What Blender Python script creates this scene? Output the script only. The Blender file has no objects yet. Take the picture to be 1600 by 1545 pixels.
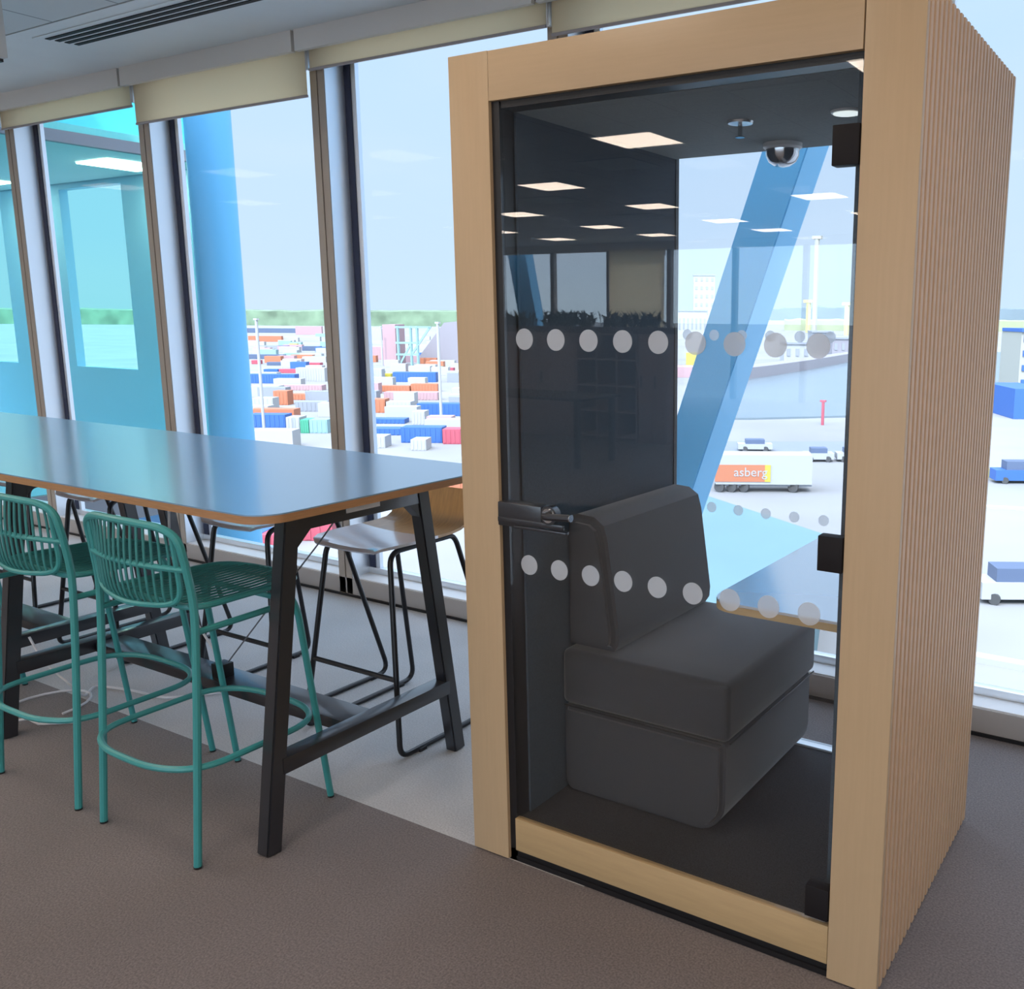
import bpy, bmesh, math, random
from mathutils import Vector, Matrix, noise
random.seed(7)
sc = bpy.context.scene
COL = sc.collection

# ------------------------------------------------------------------ camera calibration
W, H = 1600, 1545
F_PX, YAW, PITCH, ROLL, CX, CY, EYE = 1453.276, -0.5247, -0.1813, 0.0062, 1044.17, 757.94, 1.6
Fv = Vector((math.sin(YAW)*math.cos(PITCH), math.cos(YAW)*math.cos(PITCH), math.sin(PITCH)))
R0 = Vector((math.cos(YAW), -math.sin(YAW), 0)); U0 = R0.cross(Fv)
Rv = math.cos(ROLL)*R0 + math.sin(ROLL)*U0
Uv = -math.sin(ROLL)*R0 + math.cos(ROLL)*U0
cd = bpy.data.cameras.new('camera'); cam = bpy.data.objects.new('camera', cd); COL.objects.link(cam)
m = Matrix((Rv, Uv, -Fv)).transposed().to_4x4(); m.translation = Vector((0, 0, EYE)); cam.matrix_world = m
cd.sensor_fit = 'HORIZONTAL'; cd.sensor_width = 36; cd.lens = 36*F_PX/W
cd.shift_x = (W/2-CX)/W; cd.shift_y = (CY-H/2)/W; cd.clip_start = .05; cd.clip_end = 6000
sc.camera = cam
def ray(u, v): return Fv + Rv*((u-CX)/F_PX) - Uv*((v-CY)/F_PX)
def ground(u, v, z=-14.0):
    """where the line of sight through (u, v) meets the ground outside"""
    d = ray(u, v); t = (z-EYE)/d.z; return Vector((0, 0, EYE)) + d*t, t
def at_y(u, v, y):
    d = ray(u, v); t = y/d.y; return Vector((0, 0, EYE)) + d*t

# ------------------------------------------------------------------ materials
def new_mat(name):
    mt = bpy.data.materials.new(name); mt.use_nodes = True
    return mt, mt.node_tree, mt.node_tree.nodes['Principled BSDF']
def pm(name, col, rough=.5, metal=0, noise_amt=0, noise_scale=30, bump=0, spec=.5, stretch=(1, 1, 1), coat=0, sheen=0):
    mt, nt, b = new_mat(name)
    b.inputs['Roughness'].default_value = rough; b.inputs['Metallic'].default_value = metal
    b.inputs['Specular IOR Level'].default_value = spec
    if coat: b.inputs['Coat Weight'].default_value = coat; b.inputs['Coat Roughness'].default_value = .12
    if sheen: b.inputs['Sheen Weight'].default_value = sheen; b.inputs['Sheen Roughness'].default_value = .5
    c = (*col, 1)
    if noise_amt or bump:
        tc = nt.nodes.new('ShaderNodeTexCoord'); mp = nt.nodes.new('ShaderNodeMapping'); mp.inputs['Scale'].default_value = stretch
        nz = nt.nodes.new('ShaderNodeTexNoise'); nz.inputs['Scale'].default_value = noise_scale; nz.inputs['Detail'].default_value = 4
        nt.links.new(tc.outputs['Object'], mp.inputs[0]); nt.links.new(mp.outputs[0], nz.inputs['Vector'])
        mx = nt.nodes.new('ShaderNodeMix'); mx.data_type = 'RGBA'
        mx.inputs[6].default_value = tuple(max(0, k*(1-noise_amt)) for k in col) + (1,)
        mx.inputs[7].default_value = tuple(min(1, k*(1+noise_amt)) for k in col) + (1,)
        rg = nt.nodes.new('ShaderNodeMapRange'); rg.inputs[1].default_value = .3; rg.inputs[2].default_value = .7
        nt.links.new(nz.outputs[0], rg.inputs[0]); nt.links.new(rg.outputs[0], mx.inputs[0]); nt.links.new(mx.outputs[2], b.inputs['Base Color'])
        if bump:
            bp = nt.nodes.new('ShaderNodeBump'); bp.inputs['Strength'].default_value = bump; bp.inputs['Distance'].default_value = .002
            nt.links.new(nz.outputs[0], bp.inputs['Height']); nt.links.new(bp.outputs[0], b.inputs['Normal'])
    else: b.inputs['Base Color'].default_value = c
    return mt
def glass_mat(name, tint, f0, rough=0.0, gz=.9):
    mt, nt, b = new_mat(name); nt.nodes.remove(b); out = nt.nodes['Material Output']
    tr = nt.nodes.new('ShaderNodeBsdfTransparent'); tr.inputs[0].default_value = (*tint, 1)
    gl = nt.nodes.new('ShaderNodeBsdfGlossy'); gl.inputs['Roughness'].default_value = rough; gl.inputs['Color'].default_value = (1, 1, 1, 1)
    lw = nt.nodes.new('ShaderNodeLayerWeight'); lw.inputs[0].default_value = .5
    pw = nt.nodes.new('ShaderNodeMath'); pw.operation = 'POWER'; pw.inputs[1].default_value = 5
    ma = nt.nodes.new('ShaderNodeMath'); ma.operation = 'MULTIPLY_ADD'; ma.inputs[1].default_value = gz; ma.inputs[2].default_value = f0
    mx = nt.nodes.new('ShaderNodeMixShader')
    L = nt.links.new
    L(lw.outputs['Facing'], pw.inputs[0]); L(pw.outputs[0], ma.inputs[0]); L(ma.outputs[0], mx.inputs[0])
    L(tr.outputs[0], mx.inputs[1]); L(gl.outputs[0], mx.inputs[2]); L(mx.outputs[0], out.inputs[0])
    return mt
def emit_mat(name, col, s):
    mt, nt, b = new_mat(name); b.inputs['Base Color'].default_value = (.8, .8, .8, 1)
    b.inputs['Emission Color'].default_value = (*col, 1); b.inputs['Emission Strength'].default_value = s
    return mt
PANEL_L = 11
M = dict(
    wood=pm('birch_veneer', (0.525, 0.383, 0.233), .42, noise_amt=.025, noise_scale=6, stretch=(18, 18, 1)),
    woodH=pm('birch_veneer_horizontal', (0.525, 0.383, 0.233), .42, noise_amt=.025, noise_scale=6, stretch=(1, 18, 18)),
    slat=pm('slatted_veneer', (0.629, 0.436, 0.281), .5, noise_amt=.04, noise_scale=6, stretch=(18, 18, 1)),
    groove=pm('groove_brown', (0.190, 0.116, 0.072), .7),
    gold=pm('pale_ply_edge', (0.469, 0.333, 0.174), .5, noise_amt=.05, noise_scale=8, stretch=(1, 12, 12)),
    hinge=pm('matt_black_hinge', (.010, .008, .009), .6, spec=.25), black=pm('black_seal', (.008, .008, .01), .4),
    blackmetal=pm('black_powder_coat', (.013, .014, .02), .3, spec=.9, coat=.35),
    rod=pm('black_steel_rod', (.008, .008, .011), .35),
    chrome=pm('polished_steel', (.6, .62, .65), .15, metal=1),
    alu=pm('brushed_aluminium', (.75, .78, .8), .3, metal=.7),
    felt=pm('charcoal_acoustic_felt', (0.057, 0.084, 0.113), .9, noise_amt=.12, noise_scale=220, bump=.2),
    feltceil=pm('grey_acoustic_ceiling', (0.253, 0.287, 0.286), .9, noise_amt=.1, noise_scale=200, bump=.2),
    podcarpet=pm('pod_carpet', (.032, .035, .042), .95, noise_amt=.4, noise_scale=260, bump=.4),
    fabric=pm('charcoal_wool', (0.026, 0.029, 0.036), .8, noise_amt=.1, noise_scale=350, bump=.3, sheen=.35),
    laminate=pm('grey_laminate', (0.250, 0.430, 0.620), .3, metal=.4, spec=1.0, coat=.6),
    plyedge=pm('oak_edge', (.42, .22, .1), .5, noise_amt=.15, noise_scale=20, stretch=(1, 1, 30)),
    teal=pm('teal_powder_coat', (.05, .31, .315), .35),
    tealcord=pm('teal_cord', (.04, .25, .255), .5),
    oak=pm('oak_ply', (.55, .32, .13), .35, noise_amt=.12, noise_scale=7, stretch=(14, 2, 2), coat=.4),
    seatwhite=pm('white_stained_ply', (.86, .86, .92), .25, metal=.35, noise_amt=.03, noise_scale=9, stretch=(2, 10, 2), coat=.5),  # pale tone paints in the sky reflected by the oak seat
    mull=pm('bronze_anodised', (0.429, 0.377, 0.325), .42, metal=.15),
    mull2=pm('bronze_anodised_dark', (0.275, 0.231, 0.200), .45, metal=.15),
    reveal=pm('pale_aluminium', (.86, .90, .95), .38, metal=.85), facade=pm('facade_panel', (.8, .8, .8), .6),
    gasket=pm('navy_gasket', (.03, .04, .09), .5),
    sillwhite=pm('white_sill', (.78, .80, .82), .4),
    sillgrey=pm('grey_beige_casing', (.40, .38, .37), .5),
    fascia=pm('grey_fascia', (0.820, 0.800, 0.760), .6),
    plaster=pm('ceiling_plaster', (0.800, 0.840, 0.840), .8, noise_amt=.02, noise_scale=3),
    wallpaint=pm('off_white_paint', (.62, .61, .58), .8),
    blind=pm('beige_roller_fabric', (.66, .58, .44), .8, noise_amt=.05, noise_scale=300),
    blindbar=pm('blind_bar', (.40, .36, .36), .5),
    dot=pm('frosted_vinyl', (.62, .64, .67), .7),
    plant=pm('leaf_green', (.035, .07, .04), .5, noise_amt=.4, noise_scale=15),
    cab=pm('taupe_cabinet', (0.442, 0.368, 0.372), .5),
    cabdark=pm('dark_cabinet', (.07, .065, .075), .6),
    planter=pm('planter_box', (.16, .15, .17), .6),
    cable=pm('white_cable', (.75, .75, .78), .4),
    cabled=pm('grey_cable', (.18, .19, .21), .4),
    whiteplastic=pm('white_plastic', (.8, .8, .8), .35),
    lens=emit_mat('warm_led_diffuser', (1.0, .83, .68), PANEL_L),
    glass=glass_mat('window_glass', (.985, .99, 1.0), .0015, gz=.12),
    podglass=glass_mat('pod_door_glass', (.985, .99, .99), .036),
    podrear=glass_mat('pod_rear_glass', (.985, .99, 1), .004, gz=.3),
    tint=glass_mat('cyan_tinted_glass', (.66, .95, .93), .012),
    blue=pm('sky_blue_steel_paint', (0.150, 0.500, 0.800), .4),
    wingwall=pm('wing_wall', (0.500, 0.740, 0.920), .6),
    asphalt=pm('yard_concrete', (0.202, 0.198, 0.195), .9, noise_amt=.12, noise_scale=.05),
    road=pm('quay_road', (0.154, 0.171, 0.192), .9, noise_amt=.05, noise_scale=.3),
    water=pm('harbour_water', (0.128, 0.163, 0.184), .25, noise_amt=.05, noise_scale=.05),
    trees=pm('tree_green', (0.128, 0.181, 0.113), .95, noise_amt=.35, noise_scale=.05),
    hill=pm('far_hill', (0.128, 0.163, 0.179), .95, noise_amt=.15, noise_scale=.01),
    grass=pm('bank_grass', (0.235, 0.256, 0.150), .95, noise_amt=.15, noise_scale=.05),
    cwhite=pm('c_white', (0.309, 0.309, 0.309), .5), cblue=pm('c_blue', (0.027, 0.092, 0.291), .5), cnavy=pm('c_navy', (0.068, 0.094, 0.154), .5),
    corange=pm('c_orange', (0.364, 0.123, 0.060), .5), cred=pm('c_red', (0.342, 0.060, 0.086), .5), cgreen=pm('c_green', (0.051, 0.265, 0.163), .5),
    cyellow=pm('c_yellow', (0.385, 0.321, 0.042), .5), cpink=pm('c_pink', (0.342, 0.214, 0.222), .5), cgrey=pm('c_grey', (0.205, 0.214, 0.235), .5),
    ccyan=pm('c_cyan', (0.192, 0.307, 0.316), .5), cmauve=pm('c_mauve', (0.214, 0.197, 0.214), .7), ccream=pm('c_cream', (0.301, 0.289, 0.246), .6),
    roofcyan=pm('pale_cyan_roof', (0.112, 0.185, 0.205), .7, spec=.2, noise_amt=.04, noise_scale=.2),
    cpale=pm('c_pale_yellow', (0.446, 0.396, 0.173), .5), tyre=pm('tyre', (.05, .05, .05), .8),
)
def carpet(name, c1, c2):
    mt, nt, b = new_mat(name); b.inputs['Roughness'].default_value = .85; b.inputs['Sheen Weight'].default_value = .25
    b.inputs['Specular IOR Level'].default_value = .4
    tc = nt.nodes.new('ShaderNodeTexCoord')
    n1 = nt.nodes.new('ShaderNodeTexNoise'); n1.inputs['Scale'].default_value = 170; n1.inputs['Detail'].default_value = 3
    n2 = nt.nodes.new('ShaderNodeTexNoise'); n2.inputs['Scale'].default_value = 1.6; n2.inputs['Detail'].default_value = 5
    for n in (n1, n2): nt.links.new(tc.outputs['Object'], n.inputs['Vector'])
    r = nt.nodes.new('ShaderNodeMapRange'); r.inputs[1].default_value = .35; r.inputs[2].default_value = .65
    nt.links.new(n1.outputs[0], r.inputs[0])
    mx = nt.nodes.new('ShaderNodeMix'); mx.data_type = 'RGBA'; mx.inputs[6].default_value = (*c1, 1); mx.inputs[7].default_value = (*c2, 1)
    nt.links.new(r.outputs[0], mx.inputs[0])
    mx2 = nt.nodes.new('ShaderNodeMix'); mx2.data_type = 'RGBA'; mx2.blend_type = 'MULTIPLY'; mx2.inputs[0].default_value = .5
    cr = nt.nodes.new('ShaderNodeMapRange'); cr.inputs[1].default_value = .3; cr.inputs[2].default_value = .7; cr.inputs[3].default_value = .75; cr.inputs[4].default_value = 1.15
    nt.links.new(n2.outputs[0], cr.inputs[0]); nt.links.new(mx.outputs[2], mx2.inputs[6]); nt.links.new(cr.outputs[0], mx2.inputs[7])
    nt.links.new(mx2.outputs[2], b.inputs['Base Color'])
    bp = nt.nodes.new('ShaderNodeBump'); bp.inputs['Strength'].default_value = .5; bp.inputs['Distance'].default_value = .004
    nt.links.new(n1.outputs[0], bp.inputs['Height']); nt.links.new(bp.outputs[0], b.inputs['Normal'])
    return mt
def transl(name, col, f, tr=0.0):
    mt, nt, b = new_mat(name); nt.nodes.remove(b); out = nt.nodes['Material Output']
    d = nt.nodes.new('ShaderNodeBsdfDiffuse'); d.inputs[0].default_value = (*col, 1)
    t = nt.nodes.new('ShaderNodeBsdfTranslucent'); t.inputs[0].default_value = (*col, 1)
    mx = nt.nodes.new('ShaderNodeMixShader'); mx.inputs[0].default_value = f
    nt.links.new(d.outputs[0], mx.inputs[1]); nt.links.new(t.outputs[0], mx.inputs[2]); last = mx
    if tr:
        p = nt.nodes.new('ShaderNodeBsdfTransparent'); m2 = nt.nodes.new('ShaderNodeMixShader'); m2.inputs[0].default_value = tr
        nt.links.new(mx.outputs[0], m2.inputs[1]); nt.links.new(p.outputs[0], m2.inputs[2]); last = m2
    nt.links.new(last.outputs[0], out.inputs[0]); return mt
M['dimlens'] = emit_mat('dim_led_lens', (.9, 1.0, .97), .6)
M['blind'] = transl('beige_roller_fabric', (.97, .88, .70), .72)
M['dot'] = transl('frosted_vinyl', (.90, .92, .95), .5, .50)
M['dotrear'] = transl('frosted_vinyl_rear', (.95, .96, .98), .6, .5)
M['carpet'] = carpet('brown_grey_carpet', (.125, .106, .107), (.215, .186, .184))
M['carpet2'] = carpet('light_grey_carpet', (.47, .475, .49), (.60, .605, .62))
def tiles_mat():
    mt, nt, b = new_mat('ceiling_tiles'); b.inputs['Roughness'].default_value = .8
    tc = nt.nodes.new('ShaderNodeTexCoord')
    bk = nt.nodes.new('ShaderNodeTexBrick'); bk.offset = 0; bk.inputs['Scale'].default_value = 1
    bk.inputs['Brick Width'].default_value = .575; bk.inputs['Row Height'].default_value = .575; bk.inputs['Mortar Size'].default_value = .006
    bk.inputs['Color1'].default_value = (.66, .69, .69, 1); bk.inputs['Color2'].default_value = (.60, .635, .64, 1); bk.inputs['Mortar'].default_value = (.25, .27, .28, 1)
    nt.links.new(tc.outputs['Object'], bk.inputs['Vector']); nt.links.new(bk.outputs[0], b.inputs['Base Color'])
    return mt
M['tiles'] = tiles_mat()

# ------------------------------------------------------------------ mesh helpers
def origin_of(o):
    v = Vector((0, 0, 0))
    while o: v += o.location; o = o.parent
    return v
def fillet(pts, r, n=6, closed=False):
    pts = [Vector(p) for p in pts]; N = len(pts); out = []
    rs = r if isinstance(r, (list, tuple)) else [r]*N
    for i, p in enumerate(pts):
        if not closed and i in (0, N-1): out.append(p); continue
        a, b = pts[i-1], pts[(i+1) % N]; rr = rs[i]
        da, db = (a-p), (b-p)
        if rr <= 0: out.append(p); continue
        la, lb = min(rr, da.length*.49), min(rr, db.length*.49)
        s, e = p+da.normalized()*la, p+db.normalized()*lb
        for k in range(n+1):
            t = k/n; out.append((1-t)**2*s + 2*t*(1-t)*p + t*t*e)
    return out
class MB:
    def __init__(s): s.bm = bmesh.new()
    def box(s, x0, x1, y0, y1, z0, z1, bev=0, seg=2):
        b = bmesh.new(); bmesh.ops.create_cube(b, size=1)
        for v in b.verts: v.co = Vector((x0 + (v.co.x+.5)*(x1-x0), y0 + (v.co.y+.5)*(y1-y0), z0 + (v.co.z+.5)*(z1-z0)))
        if bev: bmesh.ops.bevel(b, geom=list(b.edges), offset=bev, segments=seg, affect='EDGES', profile=.6)
        s.merge(b); return s
    def merge(s, b):
        me = bpy.data.meshes.new('tmp'); b.to_mesh(me); b.free(); s.bm.from_mesh(me); bpy.data.meshes.remove(me)
    def bar(s, p, q, w, d, up=(0, 0, 1), bev=0, w2=None, d2=None):
        """straight bar of section w x d from p to q, level cut at the ends"""
        p, q = Vector(p), Vector(q); b = bmesh.new()
        w2 = w2 or w; d2 = d2 or d
        ax = (q-p).normalized(); u = Vector(up); sx = ax.cross(u).normalized(); sy = sx.cross(ax).normalized()
        vs = []
        for c, ww, dd in ((p, w, d), (q, w2, d2)):
            for a, e in ((-1, -1), (1, -1), (1, 1), (-1, 1)): vs.append(b.verts.new(c + sx*a*ww/2 + sy*e*dd/2))
        for i in range(4): b.faces.new((vs[i], vs[(i+1) % 4], vs[4+(i+1) % 4], vs[4+i]))
        b.faces.new(vs[3::-1]); b.faces.new(vs[4:])
        bmesh.ops.recalc_face_normals(b, faces=list(b.faces))
        if bev: bmesh.ops.bevel(b, geom=list(b.edges), offset=bev, segments=2, affect='EDGES')
        s.merge(b); return s
    def tube(s, pts, r, seg=10, closed=False):
        pts = [Vector(p) for p in pts]; q = [pts[0]]
        for p in pts[1:]:
            if (p-q[-1]).length > 1e-5: q.append(p)
        if closed and (q[0]-q[-1]).length < 1e-5: q.pop()
        pts = q; N = len(pts); rings = []; nrm = None
        for i, p in enumerate(pts):
            if closed: t = (pts[(i+1) % N]-pts[i-1]).normalized()
            else: t = (pts[min(i+1, N-1)]-pts[max(i-1, 0)]).normalized()
            if nrm is None: nrm = t.orthogonal().normalized()
            nrm = (nrm - t*nrm.dot(t)).normalized(); bn = t.cross(nrm)
            rings.append([s.bm.verts.new(p + (nrm*math.cos(a)+bn*math.sin(a))*r) for a in [2*math.pi*k/seg for k in range(seg)]])
        best = 0
        if closed:
            best = min(range(seg), key=lambda o: (rings[-1][0].co-rings[0][o].co).length)
        for i in range(N if closed else N-1):
            a, b = rings[i], rings[(i+1) % N]; off = best if (closed and i == N-1) else 0
            for k in range(seg): s.bm.faces.new((a[k], a[(k+1) % seg], b[(k+1+off) % seg], b[(k+off) % seg]))
        if not closed:
            s.bm.faces.new(rings[0][::-1]); s.bm.faces.new(rings[-1])
        return s
    def prism(s, poly, z0, z1, bev=0, axis='z', seg=2):
        b = bmesh.new()
        f = {'z': lambda a, c, h: (a, c, h), 'y': lambda a, c, h: (a, h, c), 'x': lambda a, c, h: (h, a, c)}[axis]
        lo = [b.verts.new(f(a, c, z0)) for a, c in poly]; hi = [b.verts.new(f(a, c, z1)) for a, c in poly]
        n = len(poly)
        for i in range(n): b.faces.new((lo[i], lo[(i+1) % n], hi[(i+1) % n], hi[i]))
        f1 = b.faces.new(lo[::-1]); f2 = b.faces.new(hi)
        bmesh.ops.recalc_face_normals(b, faces=list(b.faces))
        if bev:
            es = set(f1.edges) | set(f2.edges)
            bmesh.ops.bevel(b, geom=list(es), offset=bev, segments=seg, affect='EDGES')
        s.merge(b); return s
    def lathe(s, prof, c, axis='z', seg=24):
        """prof: (radius, height) list"""
        c = Vector(c); rings = []
        for r, h in prof:
            ring = []
            for k in range(seg):
                a = 2*math.pi*k/seg; x, y = math.cos(a)*r, math.sin(a)*r
                v = {'z': Vector((x, y, h)), 'y': Vector((x, h, y)), 'x': Vector((h, x, y))}[axis]
                ring.append(s.bm.verts.new(c+v))
            rings.append(ring)
        for a, b in zip(rings, rings[1:]):
            for k in range(seg): s.bm.faces.new((a[k], a[(k+1) % seg], b[(k+1) % seg], b[k]))
        s.bm.faces.new(rings[0][::-1]); s.bm.faces.new(rings[-1])
        bmesh.ops.recalc_face_normals(s.bm, faces=list(s.bm.faces))
        return s
    def obj(s, name, mat, parent=None, smooth=True, **kw):
        me = bpy.data.meshes.new(name)
        org = origin_of(parent) if parent else Vector((0, 0, 0))
        if not parent:          # put the origin at the base of the mesh
            co = [v.co for v in s.bm.verts]
            org = Vector(((min(c.x for c in co)+max(c.x for c in co))/2, (min(c.y for c in co)+max(c.y for c in co))/2, min(c.z for c in co)))
            if kw.get('keep'): org = Vector((0, 0, 0))
        kw.pop('keep', None)
        bmesh.ops.translate(s.bm, verts=list(s.bm.verts), vec=-org)
        bmesh.ops.recalc_face_normals(s.bm, faces=list(s.bm.faces))
        s.bm.to_mesh(me); s.bm.free()
        if smooth: me.shade_smooth(); me.set_sharp_from_angle(angle=math.radians(32))
        me.materials.append(M[mat] if isinstance(mat, str) else mat)
        o = bpy.data.objects.new(name, me); COL.objects.link(o)
        if parent: o.parent = parent
        else: o.location = org
        for k, v in kw.items(): o[k] = v
        return o
def thing(name, label, cat, loc=(0, 0, 0), group=None):
    o = bpy.data.objects.new(name, None); COL.objects.link(o); o.empty_display_size = .1
    o.location = loc; o['label'] = label; o['category'] = cat
    if group: o['group'] = group
    return o
def tag(o, label, cat, group=None):
    o['label'] = label; o['category'] = cat
    if group: o['group'] = group
    return o
def copy_tree(o, parent=None):
    c = o.copy(); COL.objects.link(c); c.parent = parent
    for ch in list(o.children): copy_tree(ch, c)
    return c
def struct(name, b, mat, parent=None, **k):
    o = b.obj(name, mat, parent, **k)
    if not parent: o['kind'] = 'structure'
    return o

# ------------------------------------------------------------------ room shell
YW = 3.53            # inner face of the window wall
ZC = 3.02            # ceiling
XL, XR, YB = -15.3, 6.5, -12.3
struct('floor', MB().box(XL, XR, YB-.3, 1.955, -.3, 0).box(-1.4, XR, 1.955, YW+.3, -.3, 0), 'carpet', keep=True)
struct('floor_window_strip', MB().box(XL, -1.4, 1.955, YW+.3, -.3, 0), 'carpet2', keep=True)
struct('ceiling', MB().box(XL, XR, YB-.3, 2.765, ZC, ZC+.25), 'tiles', keep=True)
struct('ceiling_border', MB().box(XL, XR, 2.777, YW+.3, ZC, ZC+.25), 'plaster', keep=True)
struct('trim_1', MB().box(XL, XR, 2.765, 2.777, ZC+.01, ZC+.2), 'cabdark')
struct('wall_right', MB().box(XR, XR+.2, YB-.3, YW+.3, -.3, ZC+.25), 'wallpaint')
struct('wall_left', MB().box(XL-.2, XL, YB-.3, YW+.3, -.3, ZC+.25), 'wallpaint')
struct('wall_upper_storeys', MB().box(XL-.2, XR+.2, YB-.3, YW+.2, ZC+.25, 5.0), 'facade')  # unseen block added above the ceiling to shade the outer steelwork from sun
struct('wall_lower_storeys', MB().box(XL-.2, XR+.2, YB-.3, YW+.2, -13.98, -.3), 'facade')
# fascia above the blinds, in panels
MX = [-2.674-1.5545*k for k in range(-5, 9)]      # left edges of the mullions
k = 2
for x in sorted(MX)[:-1] + [6.4]:
    x1 = x+1.5545-.012
    struct('trim_%d' % k, MB().box(x+.012, min(x1, XR), 3.435, 3.46, 2.917, ZC+.01), 'fascia'); k += 1
struct('trim_%d' % k, MB().box(XL, XR, 3.46, YW+.2, 2.94, ZC+.01), 'cabdark'); k += 1
# mullions
for x in MX:
    b = MB().box(x, x+.05, YW, YW+.13, .0, 2.94).box(x+.06, x+.106, YW, YW+.13, 0, 2.94)
    t = struct('trim_%d' % k, b, 'mull'); k += 1
    MB().box(x+.047, x+.063, YW+.006, YW+.125, 0, 2.935).obj('groove', 'mull2', t)
    MB().box(x+.106, x+.109, YW+.004, YW+.13, .11, 2.935).obj('reveal_panel', 'reveal', t)
    MB().box(x+.104, x+.155, YW+.13, YW+.165, .1, 2.935).obj('gasket', 'gasket', t)
    MB().box(x+.155, x+.188, YW+.135, YW+.16, .1, 2.935).obj('outer_frame', 'reveal', t)
    MB().box(x-.035, x, YW+.10, YW+.165, .1, 2.935).obj('left_bead', 'reveal', t)
# panes
n = 1
for x in sorted(MX)[:-1]:
    w = struct('window_%d' % n, MB().box(x+.16, x+1.5545-.03, YW+.143, YW+.153, .13, 2.93), 'glass'); n += 1
# sill and shadow gap
struct('baseboard_rear', MB().box(XL, XR, YW, YW+.02, .014, .11, .002), 'sillgrey')
struct('trim_%d' % k, MB().box(XL, XR, YW-.006, YW+.01, 0, .014), 'black'); k += 1
struct('trim_%d' % k, MB().box(XL, XR, YW+.008, YW+.13, .09, .116, .002), 'sillwhite'); k += 1
struct('trim_%d' % k, MB().box(XL, XR, YW+.125, YW+.17, .09, .15, .003), 'reveal'); k += 1
# opposite window wall (seen mirrored in the pod door)
OX = [-12.27+1.43*j for j in range(-2, 13)]
struct('wall_front', MB().box(XL, XR, YB-.2, YB, 2.86, ZC+.02), 'fascia')
for x in OX:
    struct('trim_%d' % k, MB().box(x-.045, x+.045, YB-.12, YB, 0, 2.87), 'mull2'); k += 1
    struct('window_%d' % n, MB().box(x+.045, x+1.43-.045, YB-.09, YB-.08, 0.02, 2.86), 'glass'); n += 1

# blinds
def blind(x, zb, label, yc=3.485, x1=None, top=2.95, grp='roller blinds along the window wall'):
    x1 = x1 or x+1.5545+.03
    t = thing('roller_blind', label, 'blind', (x+.06, yc, zb), grp)
    MB().box(x+.06, x1, yc-.001, yc+.001, zb+.012, top).obj('fabric', 'blind', t)
    MB().tube([(x+.06, yc+.01, top), (x1, yc+.01, top)], .018).obj('roller', 'blind', t)
    MB().box(x+.058, x1+.001, yc-.005, yc+.005, zb, zb+.013, .002).obj('bottom_bar', 'blindbar', t)
    MB().box(x1+.004, x1+.022, yc-.008, yc+.02, top-.12, top+.01, .002).obj('bracket', 'alu', t)
    MB().tube([(x1+.013, yc-.012, top), (x1+.013, yc-.012, top-.13)], .0022, 6).obj('chain', 'whiteplastic', t)
zb = {1: (2.82, 'beige roller blind, rolled nearly up, on the window behind the pod corner right of frame'),
      0: (2.785, 'beige roller blind with pale bottom bar directly above the wooden pod'),
      -1: (2.825, 'narrow beige roller blind immediately left of the wooden pod'),
      -2: (2.70, 'beige roller blind pulled lowest, above the window with the blue column'),
      -3: (2.805, 'beige roller blind above the leftmost full window with the cyan glass behind it'),
      -4: (2.805, 'beige roller blind cut off by the left edge of the photo')}
for j, (z, lab) in zb.items():
    blind(-2.674+1.5545*j, z, lab)
blind(-10.84+.0, 1.0, 'long beige blind on the far window, seen mirrored in the pod door', YB+.05, -10.84+1.36, 2.86, 'blinds across the office')

# ceiling: linear slot diffuser, hung box, light panels
t = thing('slot_diffuser', 'white linear slot air diffuser with dark slots in the ceiling border', 'ceiling vent', (-4.5, 2.97, ZC-.006))
MB().box(-5.56, -2.6, 2.86, 3.08, ZC-.004, ZC).obj('face_plate', 'plaster', t)
for i in range(4):
    y = 2.893+i*.044
    MB().box(-5.50+i*.01, -2.65, y, y+.025, ZC-.0075, ZC-.0045).obj('slot', 'hinge', t)
t = thing('hanging_panel', 'off-white ceiling-hung panel at the top left corner of the photo', 'hanging panel', (-5.3, 2.43, 2.74))
MB().box(-5.6, -4.985, 2.41, 2.45, 2.756, ZC, .004).obj('body', 'wallpaint', t)
MB().box(-5.59, -5.02, 2.415, 2.445, 2.742, 2.756).obj('shadow_gap', 'black', t)
def panel(x, y, label):
    t = thing('ceiling_light', label, 'ceiling light', (x, y, ZC), 'square LED panels in the ceiling')
    f = MB()
    for a in ((-.3, .3, -.3, -.28), (-.3, .3, .28, .3), (-.3, -.28, -.28, .28), (.28, .3, -.28, .28)):
        f.box(x+a[0], x+a[1], y+a[2], y+a[3], ZC-.012, ZC-.001)
    f.obj('frame', 'whiteplastic', t)
    MB().box(x-.28, x+.28, y-.28, y+.28, ZC-.008, ZC-.002).obj('diffuser', 'lens', t)
PX = [-11.1, -8.88, -6.62, -4.27, -1.95, .4, 2.7, 5.0]
PY = [.9, -.85, -2.92, -4.85, -7.05, -9.2, -10.95]  # first row is out of view, added for more light
names = ['first', 'second', 'third', 'fourth', 'fifth', 'sixth', 'seventh', 'eighth']
for i, x in enumerate(PX):
    for j, y in enumerate(PY):
        xx, yy = x, y
        if i == 4 and j == 1: xx, yy = -1.66, -1.68
        if (i, j) == (3, 3): continue
        panel(xx, yy, 'square LED ceiling panel, %s row from the pod door, %s from the left' % (names[j], names[i]))
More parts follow.
